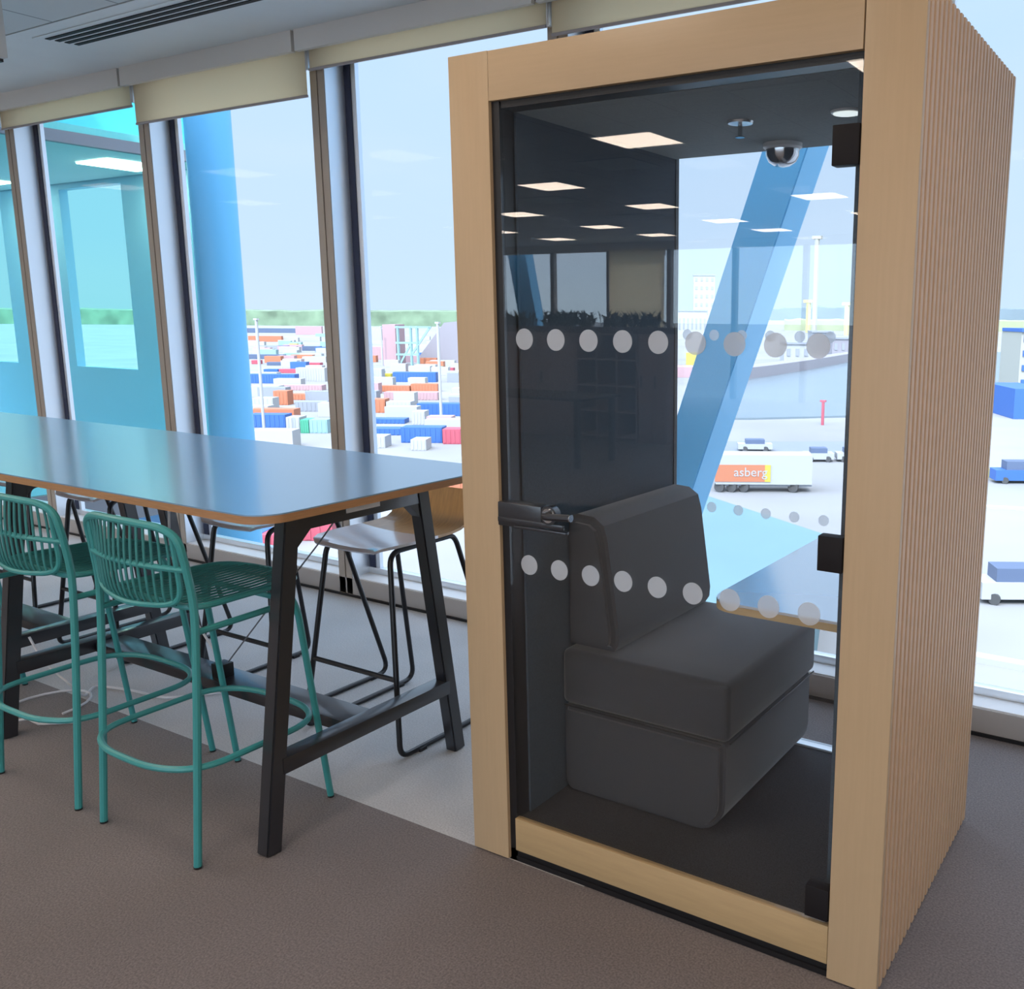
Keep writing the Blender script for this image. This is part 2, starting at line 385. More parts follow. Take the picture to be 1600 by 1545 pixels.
def grille(x0, y0, x1, y1, lab):
    t = thing('ceiling_grille', lab, 'ceiling vent', ((x0+x1)/2, (y0+y1)/2, ZC-.01), 'louvred ceiling grilles')
    MB().box(x0, x1, y0, y1, ZC-.004, ZC-.001).obj('backing', 'cabdark', t)
    b = MB(); y = y0+.02
    while y < y1-.03: b.box(x0, x1, y, y+.03, ZC-.012, ZC-.005); y += .06
    b.obj('louvres', 'plaster', t)
grille(-2.85, -2.35, -2.2, -1.75, 'louvred air grille mirrored at the upper right of the pod door')
grille(-5.4, -4.2, -4.8, -3.6, 'dark louvred grille mirrored below the largest ceiling light in the pod door')
grille(-7.7, -6.2, -7.1, -5.6, 'dark louvred grille mirrored between the small lights in the pod door')
grille(-7.7, -8.4, -7.1, -7.8, 'distant louvred grille mirrored low in the pod door')

# ------------------------------------------------------------------ the phone pod
XA, XB, YP, ZP = -1.80, -.547, 1.947, 2.257
OL, OR, OT = -1.667, -.672, 2.135       # opening
YR = 2.88                                # rear
pod = thing('phone_booth', 'light wood phone booth with a glass front and slatted right side', 'phone booth', ((XA+XB)/2, (YP+YR)/2, 0))
MB().box(XA, OL, YP, YP+.10, .006, ZP, .002).obj('front_post', 'wood', pod)
MB().box(OR, XB, YP, YP+.018, .006, ZP, .002).obj('front_post', 'wood', pod)
MB().box(OL+.0005, OR-.0035, YP+.0005, YP+.10, OT, ZP-.001, .0015).obj('header', 'woodH', pod)
MB().box(-1.642, OR-.002, YP+.004, YP+.024, .040, .142, .0015).obj('bottom_rail', 'gold', pod)
MB().box(OL-.01, OR, YP+.012, YP+.024, .0, .038).box(-1.642, OR, YP+.006, YP+.02, .012, .02).obj('plinth', 'black', pod)
MB().box(OL, -1.642, YP+.012, YP+.07, .0, OT).box(OL, OR, YP+.016, YP+.07, 2.118, OT).obj('door_seal', 'black', pod)
MB().box(XA+.008, -1.65, YP+.10, YR, .012, ZP-.02).obj('left_side_panel', 'wood', pod)
MB().box(-1.655, -1.635, YP+.07, YR-.02, .13, 2.13).obj('left_felt_lining', 'felt', pod)
MB().box(-.66, -.572, YP+.018, YR, .012, ZP-.012).obj('right_core_panel', 'groove', pod)
MB().box(-.705, -.66, YP+.07, YR-.02, .13, 2.13).obj('right_felt_lining', 'felt', pod)
MB().box(OR-.003, -.66, YP+.019, YP+.07, .012, 2.19).obj('right_jamb', 'black', pod)
b = MB(); y = YP+.038; npitch = 26; pitch = (YR-.004-.02-y)/(npitch-1)
for i in range(npitch):
    yy = y+pitch*i
    b.box(-.5705, XB, yy-.0095, yy+.0095, .012, ZP-.001, .0015)
b.obj('slatted_cladding', 'slat', pod)
MB().box(-.572, -.5685, YP+.018, YR-.005, .012, ZP-.012).obj('groove_backing', 'groove', pod)
MB().box(-.60, XB-.028, YP+.02, YR, 0, .012).obj('side_plinth', 'black', pod)
MB().box(XA+.01, -.568, YP+.1, YR, 2.19, ZP-.01).obj('roof', 'wood', pod)
MB().box(-1.655, -.69, YP+.07, YR-.02, 2.117, 2.19).obj('ceiling_lining', 'feltceil', pod)
MB().box(-1.66, -.69, YP+.0245, YR, .0, .115).obj('floor_base', 'black', pod)
MB().box(-1.65, -.69, YP+.0245, YR-.045, .115, .134).obj('floor_carpet', 'podcarpet', pod)
MB().box(-1.65, -.69, YR-.045, YR, .115, .142, .002).obj('rear_threshold', 'alu', pod)
MB().box(-1.655, -1.632, YR-.02, YR, .13, 2.19).box(-.705, -.68, YR-.02, YR, .13, 2.19).obj('rear_frame', 'black', pod)
rg = MB().box(-1.632, -.705, YR-.014, YR-.006, .142, 2.19).obj('rear_glass', 'podrear', pod)
def disc(name, x, z, y0, y1, r, par, mat='dot'):
    return MB().lathe([(r, y0), (r, y1)], (x, 0, z), 'y', 28).obj(name, mat, par)
for i in range(9):
    x = -1.585+i*.1045
    if x > -.72: break
    disc('safety_dot', x, 1.532, YR-.0165, YR-.0145, .0185, rg, 'dotrear')
    disc('safety_dot', x, .932, YR-.0165, YR-.0145, .0185, rg, 'dotrear')
door = MB().box(-1.640, -.676, YP+.008, YP+.018, .145, 2.124).obj('glass_door', 'podglass', pod)
for i in range(9):
    x = -1.571+i*.1024
    disc('safety_dot', x, 1.534, YP+.0055, YP+.0075, .0278, door)
    disc('safety_dot', x, .92, YP+.0055, YP+.0075, .0278, door)
for z in (1.951, 1.070, .199):
    MB().box(-.733, -.674, YP-.004, YP+.03, z-.041, z+.041, .002).obj('hinge', 'hinge', door)
hd = MB().box(-1.664, -1.515, YP-.010, YP+.032, 1.025, 1.092, .003).obj('door_handle', 'blackmetal', door)
b = MB().box(-1.662, -1.44, YP-.014, YP-.006, 1.036, 1.05, .002)
b.tube(fillet([(-1.478, YP-.01, 1.078), (-1.478, YP-.055, 1.078), (-1.385, YP-.055, 1.084)], .02), .0095)
b.lathe([(.026, -.022), (.026, .0), ], (-1.478, YP-.004, 1.075), 'y')
MB().lathe([(.0135, -.0), (.0135, .004)], (-1.384, YP-.055, 1.084), 'x', 16)
b.obj('lever', 'blackmetal', door)
MB().lathe([(.019, -.026), (.021, -.020)], (-1.478, YP-.004, 1.075), 'y').obj('cylinder_cap', 'chrome', door)
MB().lathe([(.0098, 0), (.0098, .003)], (-1.385, YP-.055, 1.084), 'x', 16).obj('lever_end', 'chrome', door)
b = MB().box(-1.60, -1.425, YP-.022, YP-.006, 1.026, 1.034, .002); b.obj('latch_lip', 'blackmetal', door)

# bench inside
def rounded_rect(x0, x1, z0, z1, r, n=6):
    out = []
    rs = r if isinstance(r, (list, tuple)) else [r]*4
    for (cx, cz, a0), rr in zip(((x1, z1, 0), (x0, z1, 90), (x0, z0, 180), (x1, z0, 270)), rs):
        sx = -1 if cx == x1 else 1; sz = -1 if cz == z1 else 1
        for k in range(n+1):
            a = math.radians(a0+90*k/n); out.append((cx+sx*rr+math.cos(a)*rr, cz+sz*rr+math.sin(a)*rr))
    return out
def cushion(x0, x1, y0, y1, z0, z1, r, bulge=0, name='cushion', mat='fabric', parent=None, sub=2):
    b = bmesh.new(); bmesh.ops.create_cube(b, size=1)
    bmesh.ops.subdivide_edges(b, edges=list(b.edges), cuts=5, use_grid_fill=True)
    for v in b.verts:
        u = v.co*2
        f = Vector((u.x, u.y, u.z))
        bx = (1-u.y**2)*(1-u.z**2)*bulge if abs(u.x) > .99 else 0
        by = (1-u.x**2)*(1-u.z**2)*bulge if abs(u.y) > .99 else 0
        bz = (1-u.x**2)*(1-u.y**2)*bulge if abs(u.z) > .99 else 0
        v.co = Vector(((x0+x1)/2+u.x*(x1-x0)/2+bx*(1 if u.x > 0 else -1), (y0+y1)/2+u.y*(y1-y0)/2+by*(1 if u.y > 0 else -1), (z0+z1)/2+u.z*(z1-z0)/2+bz*(1 if u.z > 0 else -1)))
    es = [e for e in b.edges if e.calc_face_angle(0) > .9]
    bmesh.ops.bevel(b, geom=es, offset=r, segments=4, affect='EDGES', profile=.5)
    mb = MB(); mb.merge(b); return mb.obj(name, mat, parent)
seat = thing('upholstered_bench', 'dark charcoal upholstered bench seat inside the phone booth', 'bench', (-1.35, 2.5, .132))
MB().prism(rounded_rect(-1.632, -1.075, .133, .418, [.018, .018, .035, .10]), 2.175, YR-.045, .016, 'y', 3).obj('seat_base', 'fabric', seat)
cushion(-1.632, -1.062, 2.172, YR-.043, .422, .598, .022, .006, 'seat_cushion', 'fabric', seat)
b = bmesh.new()
prof = [(-1.632, .602), (-1.47, .602), (-1.455, .625), (-1.452, .66), (-1.492, .94), (-1.505, .985), (-1.54, 1.008), (-1.60, 1.012), (-1.632, 1.00)]
mbk = MB(); mbk.prism(prof, 2.20, YR-.05, .022, 'y', 3); mbk.obj('seat_back', 'fabric', seat)
b.free()
for (pts) in ([(-1.062, 2.19, .42), (-1.062, YR-.06, .42)], [(-1.62, 2.173, .42), (-1.08, 2.173, .42)]):
    MB().tube(pts, .003, 6).obj('seam_piping', 'black', seat)
# fixed table in the pod
tb = thing('booth_table', 'small white table with pale wood edge fixed inside the phone booth', 'table', (-.88, 2.45, .86))
pl = [(-.706, 2.035), (-.706, YR-.025), (-1.062, YR-.025)]
rc = fillet([(-1.062, YR-.3, 0), (-1.062, 2.035, 0), (-.9, 2.035, 0)], .085, 8)
poly = pl+[(p.x, p.y) for p in rc]
MB().prism(poly, .876, .883, .001).obj('table_top', pm('pale_laminate', (.85, .90, .96), .15, metal=.6, spec=1.0, coat=.6), tb)
MB().prism(poly, .857, .876).obj('table_edge', 'gold', tb)
MB().box(-.712, -.705, 2.1, 2.8, .80, .857).obj('wall_bracket', 'blackmetal', tb)
# pod ceiling fittings
t = thing('sprinkler_head', 'small chrome sprinkler head under the phone booth ceiling', 'sprinkler', (-1.17, 2.40, 2.115))
MB().lathe([(.036, 0), (.034, -.006), (.012, -.008)], (-1.17, 2.40, 2.117)).obj('escutcheon', 'alu', t)
MB().lathe([(.006, 0), (.006, -.03), (.013, -.032), (.013, -.035)], (-1.17, 2.40, 2.11)).obj('nozzle', 'chrome', t)
t = thing('smoke_detector', 'domed smoke detector hanging under the phone booth ceiling', 'smoke detector', (-1.20, 2.76, 2.115))
MB().lathe([(.060, 0), (.060, -.012), (.052, -.018)], (-1.20, 2.76, 2.117)).obj('base', 'whiteplastic', t)
MB().lathe([(.052, 0), (.051, -.018), (.042, -.036), (.024, -.048), (.004, -.052)], (-1.20, 2.76, 2.099)).obj('dome', 'chrome', t)
t = thing('downlight', 'round white downlight in the phone booth ceiling', 'downlight', (-.872, 2.41, 2.115))
MB().lathe([(.042, 0), (.040, -.005), (.036, -.006)], (-.872, 2.41, 2.117)).obj('bezel', 'whiteplastic', t)
MB().lathe([(.035, 0), (.035, -.002)], (-.872, 2.41, 2.1112)).obj('lens', 'dimlens', t)

# ------------------------------------------------------------------ bar tables
ZT = 1.069
def bar_table(x1, x0, label, outlet=True, mid=None):
    """x1 right end, x0 left end"""
    t = thing('bar_table', label, 'table', ((x0+x1)/2, 2.01, 0), 'bar tables standing end to end')
    cr = .09
    poly = rounded_rect(x0, x1, 1.524, 2.49, [cr, .0002, .0002, cr] if x1 > -3 else [.0002]*4)
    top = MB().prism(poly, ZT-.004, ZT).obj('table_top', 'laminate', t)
    MB().prism(poly, ZT-.026, ZT-.004).obj('edge_band', 'plyedge', top)
    for xc in (x1-.19, x0+.11):
        for yf, yt in ((1.61, 1.758), (2.415, 2.275)):
            MB().bar((xc, yf, 0), (xc, yt, ZT-.027), .05, .052, up=(0, 1, 0), bev=.004).obj('leg', 'blackmetal', t)
        b = MB().box(xc-.022, xc+.022, 1.765, 2.268, .962, ZT-.027, .003)
        b.prism([(1.773, .965), (1.82, .965), (1.768, .915)], xc-.02, xc+.02, 0, 'x')
        b.prism([(2.258, .965), (2.215, .965), (2.264, .915)], xc-.02, xc+.02, 0, 'x'); b.obj('apron', 'blackmetal', t)
        b = MB().box(xc-.035, xc+.028, 1.66, 2.368, .238, .288, .003)
        b.obj('cross_beam', 'blackmetal', t)
    MB().box(x0+.145, x1-.225, 1.945, 2.065, .24, .278, .003).obj('stretcher', 'blackmetal', t)
    if outlet:
        MB().box(x1-.1685, x1-.164, 1.95, 2.085, .985, 1.0, .001).obj('label_strip', 'whiteplastic', t)
    return t
bar_table(-2.12, -3.95, 'long blue-grey topped bar table with black trestle legs nearest the pod')
bar_table(-3.9503, -6.0, 'continuation of the blue-grey bar table beyond the left edge', False)

# cables
blk = MB().box(-3.075, -3.02, 1.965, 2.02, .2755, .33, .004).obj('power_adapter', 'black')
tag(blk, 'small black power adapter standing on the table stretcher', 'power adapter')
def cable(name, pts, r, mat, label, fil=.05):
    o = MB().tube(fillet(pts, fil, 6), r, 8).obj(name, mat); tag(o, label, 'cable'); return o
cable('power_cable', [(-3.30, 2.01, 1.04), (-3.34, 2.01, .72), (-3.22, 2.0, .48), (-3.05, 1.99, .334)], .0045, 'cable', 'white cable running down from the table top to the stretcher')
cable('power_cable', [(-3.02, 2.0, .337), (-2.75, 2.0, .60), (-2.476, 2.0, .862), (-2.40, 2.02, .96)], .0028, 'cabled', 'thin grey cable slanting up from the stretcher to the table end')
cable('power_cable', [(-4.05, 1.82, .296), (-3.99, 1.83, .2), (-3.86, 1.86, .12), (-3.95, 1.95, .008), (-4.05, 2.05, .008), (-3.85, 2.1, .008), (-3.66, 2.12, .008), (-3.56, 2.22, .008), (-3.5, 2.3, .008)], .005, 'cable', 'white cable hanging from the left table beam to the floor')
loop = [(-3.99+.13*math.cos(a), 1.82+.17*math.sin(a), .008+.0008*k) for k, a in enumerate([math.radians(20*i) for i in range(0, 17)])]
cable('power_cable', loop+[(-3.84, 1.72, .008), (-3.74, 1.80, .008)], .005, 'cable', 'white cable coiled in a loop on the floor by the left table leg', 0)

# ------------------------------------------------------------------ teal wire bar stools
def teal_stool(label):
    t = thing('wire_bar_stool', label, 'bar stool', (0, 0, 0), 'teal wire bar stools')
    hw = .243; r = .0117
    for s in (-1, 1):
        MB().tube(fillet([(s*hw, -.24, .004), (s*(hw-.002), -.197, .49), (s*(hw-.004), -.180, .72), (s*(hw-.006), -.178, .80), (s*(hw-.01), -.190, .90)], .08), r).obj('rear_leg', 'teal', t)
        MB().tube(fillet([(s*(hw+.002), .238, .004), (s*(hw-.004), .16, .69), (s*(hw-.03), .13, .757)], .05), r*.92).obj('front_leg', 'teal', t)
        MB().lathe([(.012, 0), (.012, .006)], (s*hw, -.24, 0), seg=12).obj('foot_cap', 'black', t)
        MB().lathe([(.011, 0), (.011, .006)], (s*(hw+.002), .238, 0), seg=12).obj('foot_cap', 'black', t)
    # hoop over the back
    hoop = fillet([(-(hw-.01), -.190, .90), (-(hw-.016), -.206, 1.003), (0, -.232, 1.012), ((hw-.016), -.206, 1.003), ((hw-.01), -.190, .90)], [0, .10, .2, .10, 0], 8)
    bk = MB().tube(hoop, r).obj('back_frame', 'teal', t)
    u = fillet([(-.205, -.205, .985), (-.205, -.19, .80), (-.16, -.205, .775), (0, -.235, .765), (.16, -.205, .775), (.205, -.19, .80), (.205, -.205, .985)], [0, .05, .05, .15, .05, .05, 0], 6)
    MB().tube(u, r*.75, 8).obj('back_lower_rail', 'teal', t)
    mid = [(x/10*.235, -.188-.045*(1-(x/10)**2), .885+.006*(1-(x/10)**2)) for x in range(-10, 11)]
    MB().tube(mid, r*.8, 8).obj('back_middle_rail', 'teal', t)
    b = MB()
    for i in range(15):
        x = (-.185+.37*i/14); q = 1-(x/.2)**2
        pts = [(x, -.21-.022*q, 1.005), (x*.99, -.20-.040*q, .94), (x*.98, -.198-.044*q, .87), (x*.97, -.20-.036*q, .80), (x*.96, -.19-.03*q, .775-.006*q)]
        b.tube(fillet(pts, .03, 3), .0042, 6)
    b.obj('back_cords', 'tealcord', t)
    loop = fillet([(-.215, -.165, .762), (.215, -.165, .762), (.195, .20, .757), (.10, .25, .75), (-.10, .25, .75), (-.195, .20, .757)], .07, 6, True)
    MB().tube(loop, r*.85, 8, True).obj('seat_frame', 'teal', t)
    b = MB()
    for i in range(15):
        x = -.19+.38*i/14; ye = .245-.05*max(0, (abs(x)-.1)/.1)
        b.tube([(x, -.165, .766), (x, -.05, .757), (x*.96, .10, .755), (x*.88, ye-.02*abs(x)/.19, .757)], .0036, 6)
    b.obj('seat_cords', 'tealcord', t)
    rail = fillet([(-.236, -.180, .70), (-.236, .15, .705), (.236, .15, .705), (.236, -.180, .70)], .05)
    MB().tube(rail, r*.85, 8).obj('under_seat_rail', 'teal', t)
    ring = fillet([(-.262, -.21, .30), (-.13, -.282, .30), (.13, -.282, .30), (.262, -.21, .30), (.262, .17, .30), (.14, .245, .30), (-.14, .245, .30), (-.262, .17, .30)], .09, 6, True)
    MB().tube(ring, r*.85, 8, True).obj('foot_ring', 'teal', t)
    return t
s0 = teal_stool('teal wire bar stool nearest the pod, in front of the table end leg')
s1 = copy_tree(s0); s1['label'] = 'teal wire bar stool second from the pod, cut by the left edge'
s2 = copy_tree(s0); s2['label'] = 'teal wire bar stool furthest left, mostly outside the photo'
s0.location = (-2.667, 1.695, 0); s1.location = (-3.305, 1.695, 0); s1.rotation_euler.z = .01; s2.location = (-4.575, 1.67, 0)

# ------------------------------------------------------------------ ply shell bar stools on black rods
def shell(prof, hw, th, mat, name, parent, nx=12):
    """prof list of (y,z), hw list of half widths; a curved sheet th thick"""
    b = bmesh.new(); N = len(prof); up = []; dn = []
    for i, (y, z) in enumerate(prof):
        y0, z0 = prof[max(i-1, 0)]; y1, z1 = prof[min(i+1, N-1)]
        ty, tz = y1-y0, z1-z0; l = math.hypot(ty, tz); ny, nz = -tz/l, ty/l
        ru, rd = [], []
        for k in range(nx+1):
            s = 2*k/nx-1; x = s*hw[i]; c = s*s*.012
            ru.append(b.verts.new((x, y+ny*(c), z+nz*(c)))); rd.append(b.verts.new((x, y+ny*(c-th), z+nz*(c-th))))
        up.append(ru); dn.append(rd)
    for i in range(N-1):
        for k in range(nx):
            b.faces.new((up[i][k], up[i][k+1], up[i+1][k+1], up[i+1][k])); b.faces.new((dn[i][k], dn[i+1][k], dn[i+1][k+1], dn[i][k+1]))
        b.faces.new((up[i][0], up[i+1][0], dn[i+1][0], dn[i][0])); b.faces.new((up[i][nx], dn[i][nx], dn[i+1][nx], up[i+1][nx]))
    for k in range(nx):
        b.faces.new((up[0][k], dn[0][k], dn[0][k+1], up[0][k+1])); b.faces.new((up[-1][k], up[-1][k+1], dn[-1][k+1], dn[-1][k]))
    m = MB(); m.merge(b); return m.obj(name, mat, parent)
def ply_stool(label):
    t = thing('shell_bar_stool', label, 'bar stool', (0, 0, 0), 'ply shell bar stools on black rods')
    # local: front (towards the table) is -y; feet y -.27..+.29
    pr = [(-.265, .752), (-.255, .762), (-.22, .766), (-.12, .766), (0, .764), (.08, .765), (.13, .770), (.165, .785), (.185, .81), (.198, .85), (.21, .90), (.214, .915)]
    hw = [.15, .175, .195, .205, .205, .203, .20, .203, .212, .222, .215, .19]
    cut = 4  # painted sky sheen on the seat gives way to plain oak here
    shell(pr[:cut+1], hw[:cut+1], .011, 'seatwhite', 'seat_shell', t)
    shell(pr[cut:], hw[cut:], .011, 'oak', 'backrest', t)
    for s in (-1, 1):
        p = [(s*.165, .07, .748), (s*.165, -.205, .748), (s*.255, -.285, .012), (s*.262, .295, .012), (s*.165, .13, .748), (s*.165, .07, .748)]
        MB().tube(fillet(p, [0, .05, .045, .06, .05, 0], 6), .0103, 10).obj('side_rod_frame', 'rod', t)
        MB().box(s*.258-.011, s*.258+.011, -.20, -.165, 0, .014, .002).obj('glide', 'black', t)
        MB().box(s*.258-.011, s*.258+.011, .19, .225, 0, .014, .002).obj('glide', 'black', t)
    MB().tube([(-.222, -.254, .29), (.222, -.254, .29)], .0098, 8).obj('foot_bar', 'rod', t)
    b = MB().tube([(-.165, -.12, .748), (.165, -.12, .748)], .007, 8).tube([(-.165, .05, .748), (.165, .05, .748)], .007, 8); b.obj('under_seat_rods', 'rod', t)
    return t
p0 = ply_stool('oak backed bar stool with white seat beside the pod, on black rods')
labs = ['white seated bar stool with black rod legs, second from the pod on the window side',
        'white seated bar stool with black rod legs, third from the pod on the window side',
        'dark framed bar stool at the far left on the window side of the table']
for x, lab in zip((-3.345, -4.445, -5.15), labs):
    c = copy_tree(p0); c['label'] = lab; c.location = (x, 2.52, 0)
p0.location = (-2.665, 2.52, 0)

# ------------------------------------------------------------------ far side of the office (mirrored in the pod door)
def locker(x0, x1, lab, shelf=False, z=1.36):
    y0, y1 = -6.45, -6.0
    t = thing('storage_cabinet', lab, 'cabinet', ((x0+x1)/2, (y0+y1)/2, 0), 'storage cabinets under the plants')
    if not shelf:
        MB().box(x0, x1, y0, y1-.02, 0, z, .003).obj('body', 'cab', t)
        for a, b_ in ((x0+.01, (x0+x1)/2-.004), ((x0+x1)/2+.004, x1-.01)):
            d = MB().box(a, b_, y1-.02, y1, .05, z-.02, .002).obj('door', 'cab', t)
            MB().box(a+.03, a+.045, y1, y1+.012, .7, .85).obj('handle', 'blackmetal', d)
    else:
        b = MB().box(x0, x1, y0, y0+.02, 0, z)
        for xx in (x0, (2*x0+x1)/3, (x0+2*x1)/3, x1-.02): b.box(xx, xx+.02, y0+.02, y1, 0, z)
        b.obj('body', 'cab', t)
        for zz in (.04, .36, .69, 1.02, z-.02): MB().box(x0+.02, x1-.02, y0+.02, y1-.003, zz, zz+.02).obj('shelf', 'cab', t)
    return t
locker(-9.8, -8.35, 'taupe two door storage cabinet at the left end of the mirrored cabinet row')
locker(-8.34, -7.15, 'taupe storage cabinet below the left planter, mirrored in the pod door')
locker(-7.14, -6.2, 'open taupe shelving unit in the middle of the mirrored cabinets', True)
locker(-6.19, -5.78, 'narrow taupe cabinet at the right end of the mirrored row')
def planter(x0, x1, lab):
    t = thing('planter_box', lab, 'planter', ((x0+x1)/2, -6.2, 1.36), 'planter boxes on the cabinets')
    MB().box(x0, x1, -6.4, -6.04, 1.361, 1.44, .004).obj('trough', 'planter', t)
    b = MB(); rnd = random.Random(int(x0*100))
    n = int((x1-x0)*120)
    for i in range(n):
        x = rnd.uniform(x0+.1, x1-.1); y = rnd.uniform(-6.36, -6.08); z = 1.44
        h = rnd.uniform(.09, .25); lean = Vector((rnd.uniform(-.09, .09), rnd.uniform(-.07, .07), h)); w = rnd.uniform(.014, .026)
        side = Vector((lean.y, -lean.x, 0)).normalized()*w if lean.xy.length > .001 else Vector((w, 0, 0))
        base = Vector((x, y, z)); midp = base+lean*.55+Vector((0, 0, .015)); tip = base+lean+Vector((lean.x*.6, lean.y*.6, -.02)); thk = Vector((0, .0015, 0))
        vs = [b.bm.verts.new(p) for p in (base-side*.3, midp-side, tip, midp+side, base+side*.3)]
        vs2 = [b.bm.verts.new(v.co+thk) for v in vs]
        b.bm.faces.new(vs); b.bm.faces.new(vs2[::-1])
        for k in range(5): b.bm.faces.new((vs[k], vs2[k], vs2[(k+1) % 5], vs[(k+1) % 5]))
    b.obj('foliage', 'plant', t, kind='stuff')
planter(-9.0, -7.9, 'leafy planter box at the left of the mirrored cabinet row')
planter(-7.88, -6.95, 'leafy planter box in the middle of the mirrored cabinet row')
planter(-6.93, -5.85, 'leafy planter box below the mirrored beige blind')
# desk with monitor in front of the cabinets, low and dark in the reflection
t = thing('office_desk', 'dark office desk in front of the mirrored storage cabinets', 'desk', (-6.6, -4.3, 0))
MB().box(-7.4, -5.6, -4.7, -3.9, .71, .735, .003).obj('desk_top', 'cabdark', t)
for x in (-7.35, -5.7):
    for y in (-4.65, -4.0): MB().box(x, x+.05, y, y+.05, 0, .71).obj('leg', 'blackmetal', t)

# ------------------------------------------------------------------ outside: steelwork and the glazed wing
c = MB().lathe([(.175, -13.98), (.175, 13)], (-7.116, 4.917, 0), seg=32).obj('steel_column', 'blue')
tag(c, 'sky blue upright steel column outside the window', 'column')
def brace(name, xa, za, xb, zb_, y0, w, d, lab):
    n = Vector((xb-xa, 0, zb_-za)).normalized(); s = Vector((n.z, 0, -n.x))
    b = MB(); vs = []
    poly = [Vector((xa, 0, za))-s*w/2, Vector((xa, 0, za))+s*w/2, Vector((xb, 0, zb_))+s*w/2, Vector((xb, 0, zb_))-s*w/2]
    b.prism([(p.x, p.z) for p in poly], y0, y0+d, .006, 'y')
    o = b.obj(name, 'blue'); tag(o, lab, 'brace'); return o
# front face centre line: x = -2.64 + .352*(z - 1.03)
fx = lambda z: -2.632 + .352*(z-1.033)
brace('steel_brace', fx(-10.6), -10.6, fx(11), 11, 4.9, .255, .28, 'sky blue diagonal steel brace outside, seen through the phone booth')
q = [Vector((-.0, 0, 0))]
def mirror_pt(u, v, y):
    d = ray(u, v); t = (2*(YP+.008)-y)/d.y; return Vector((d.x*t, y, EYE+d.z*t))
a0, a1 = mirror_pt(806, 397, -13.4), mirror_pt(822, 487, -13.4)
sl = (a1.x-a0.x)/(a1.z-a0.z)
brace('steel_brace', a0.x+sl*(-13.9-a0.z), -13.9, a0.x+sl*(8-a0.z), 8, -13.7, .50, .3, 'sky blue diagonal brace beyond the far windows, mirrored in the pod door')

# neighbouring wing behind cyan glass
WX, WY = -8.8, 6.25
struct('wing_floor', MB().box(-17, WX, 3.75, WY, -.3, -.02), 'wingwall')
struct('wing_ceiling', MB().box(-17, WX, 3.75, WY-.12, 3.04, 3.2), 'facade')
struct('wing_wall', MB().box(-17, -14.4, WY-.1, WY, -13.9, 6).box(-13.1, -11.75, WY-.1, WY, .95, 2.98).box(-10.5, WX, WY-.1, WY, .95, 2.98)
       .box(-14.4, WX, WY-.1, WY, -13.9, .95).box(-14.4, WX, WY-.1, WY, 2.98, 6).box(-17, WX-.3, 3.9, WY-.15, 3.25, 6).box(-17, WX, 3.75, 3.8, -13.9, -.3), 'wingwall')
t = struct('wing_glass', MB().box(WX, WX+.02, 3.72, WY, -.3, 6), 'tint')
MB().box(WX-.02, WX+.05, 3.72, WY, 3.03, 3.13).obj('transom', 'cgrey', t)
MB().box(WX-.02, WX+.05, 3.72, WY, -.35, .0).obj('lower_transom', 'cgrey', t)
wl = thing('wing_ceiling_light', 'lit panel in the neighbouring wing, seen through cyan glass', 'ceiling light', (-9.55, 5.63, 3.04))
MB().box(-9.85, -9.3, 5.35, 5.95, 3.025, 3.038).obj('diffuser', 'lens', wl)
wl2 = thing('wing_ceiling_light', 'lit panel in the neighbouring wing at the far left edge', 'ceiling light', (-11.9, 5.6, 3.04))
MB().box(-12.6, -12.0, 5.2, 5.8, 3.025, 3.038).obj('diffuser', 'lens', wl2)

# ------------------------------------------------------------------ outside: port
GZ = -14.0
struct('ground', MB().box(-3500, 3500, -1500, 4200, GZ-1, GZ), 'asphalt', keep=True, smooth=False)
def gpoly(uvs, z0, z1, name, mat):
    pts = [ground(u, v)[0] for u, v in uvs]
    b = MB().prism([(p.x, p.y) for p in pts], z0, z1); return b
struct('water', gpoly([(1060, 655), (1100, 600), (1205, 586), (1260, 577), (1330, 565), (1420, 558), (1620, 548), (1700, 560), (1640, 612), (1560, 640), (1330, 652), (1170, 656)], GZ, GZ+.3, 'water', 'water'), 'water', smooth=False)
struct('quay_road', gpoly([(1000, 690), (1330, 690), (1480, 694), (1480, 716), (1330, 714), (1000, 712)], GZ, GZ+.05, 'road', 'road'), 'road', smooth=False)
struct('quay_bank', gpoly([(1100, 598), (1205, 583), (1270, 572), (1330, 562), (1330, 566), (1265, 579), (1205, 589), (1100, 604)], GZ, GZ+3, 'bank', 'cmauve'), 'cmauve', smooth=False)
def ridge(name, u0, u1, vb, hgt, var, mat, depth, label, cat, seed=0):
    b = MB(); prev = None; n = 90
    for i in range(n+1):
        u = u0+(u1-u0)*i/n; p, t = ground(u, 485+u*.0062+vb); q = p + Vector((p.x, p.y, 0)).normalized()*depth
        h = hgt*(1+var*noise.noise(Vector((i*.35+seed, seed, 0)))+var*.6*noise.noise(Vector((i*1.3+seed, 5, 0))))
        cur = [b.bm.verts.new(v) for v in ((p.x, p.y, GZ), (p.x*1.001, p.y*1.001, GZ+h*.9), ((p.x+q.x)/2, (p.y+q.y)/2, GZ+h), (q.x, q.y, GZ))]
        if prev:
            for a in range(4): b.bm.faces.new((prev[a], prev[(a+1) % 4], cur[(a+1) % 4], cur[a]))
        else: b.bm.faces.new(cur)
        prev = cur
    b.bm.faces.new(prev[::-1])
    o = b.obj(name, mat); o['kind'] = 'stuff'; o['label'] = label; o['category'] = cat
ridge('far_hills', 1120, 2300, 8, 44, .25, 'hill', 300, 'hazy blue-green hills along the horizon', 'hills', 3)
ridge('tree_line', -700, 1010, 21, 19, .14, 'trees', 150, 'green line of trees behind the container yard', 'trees', 1)
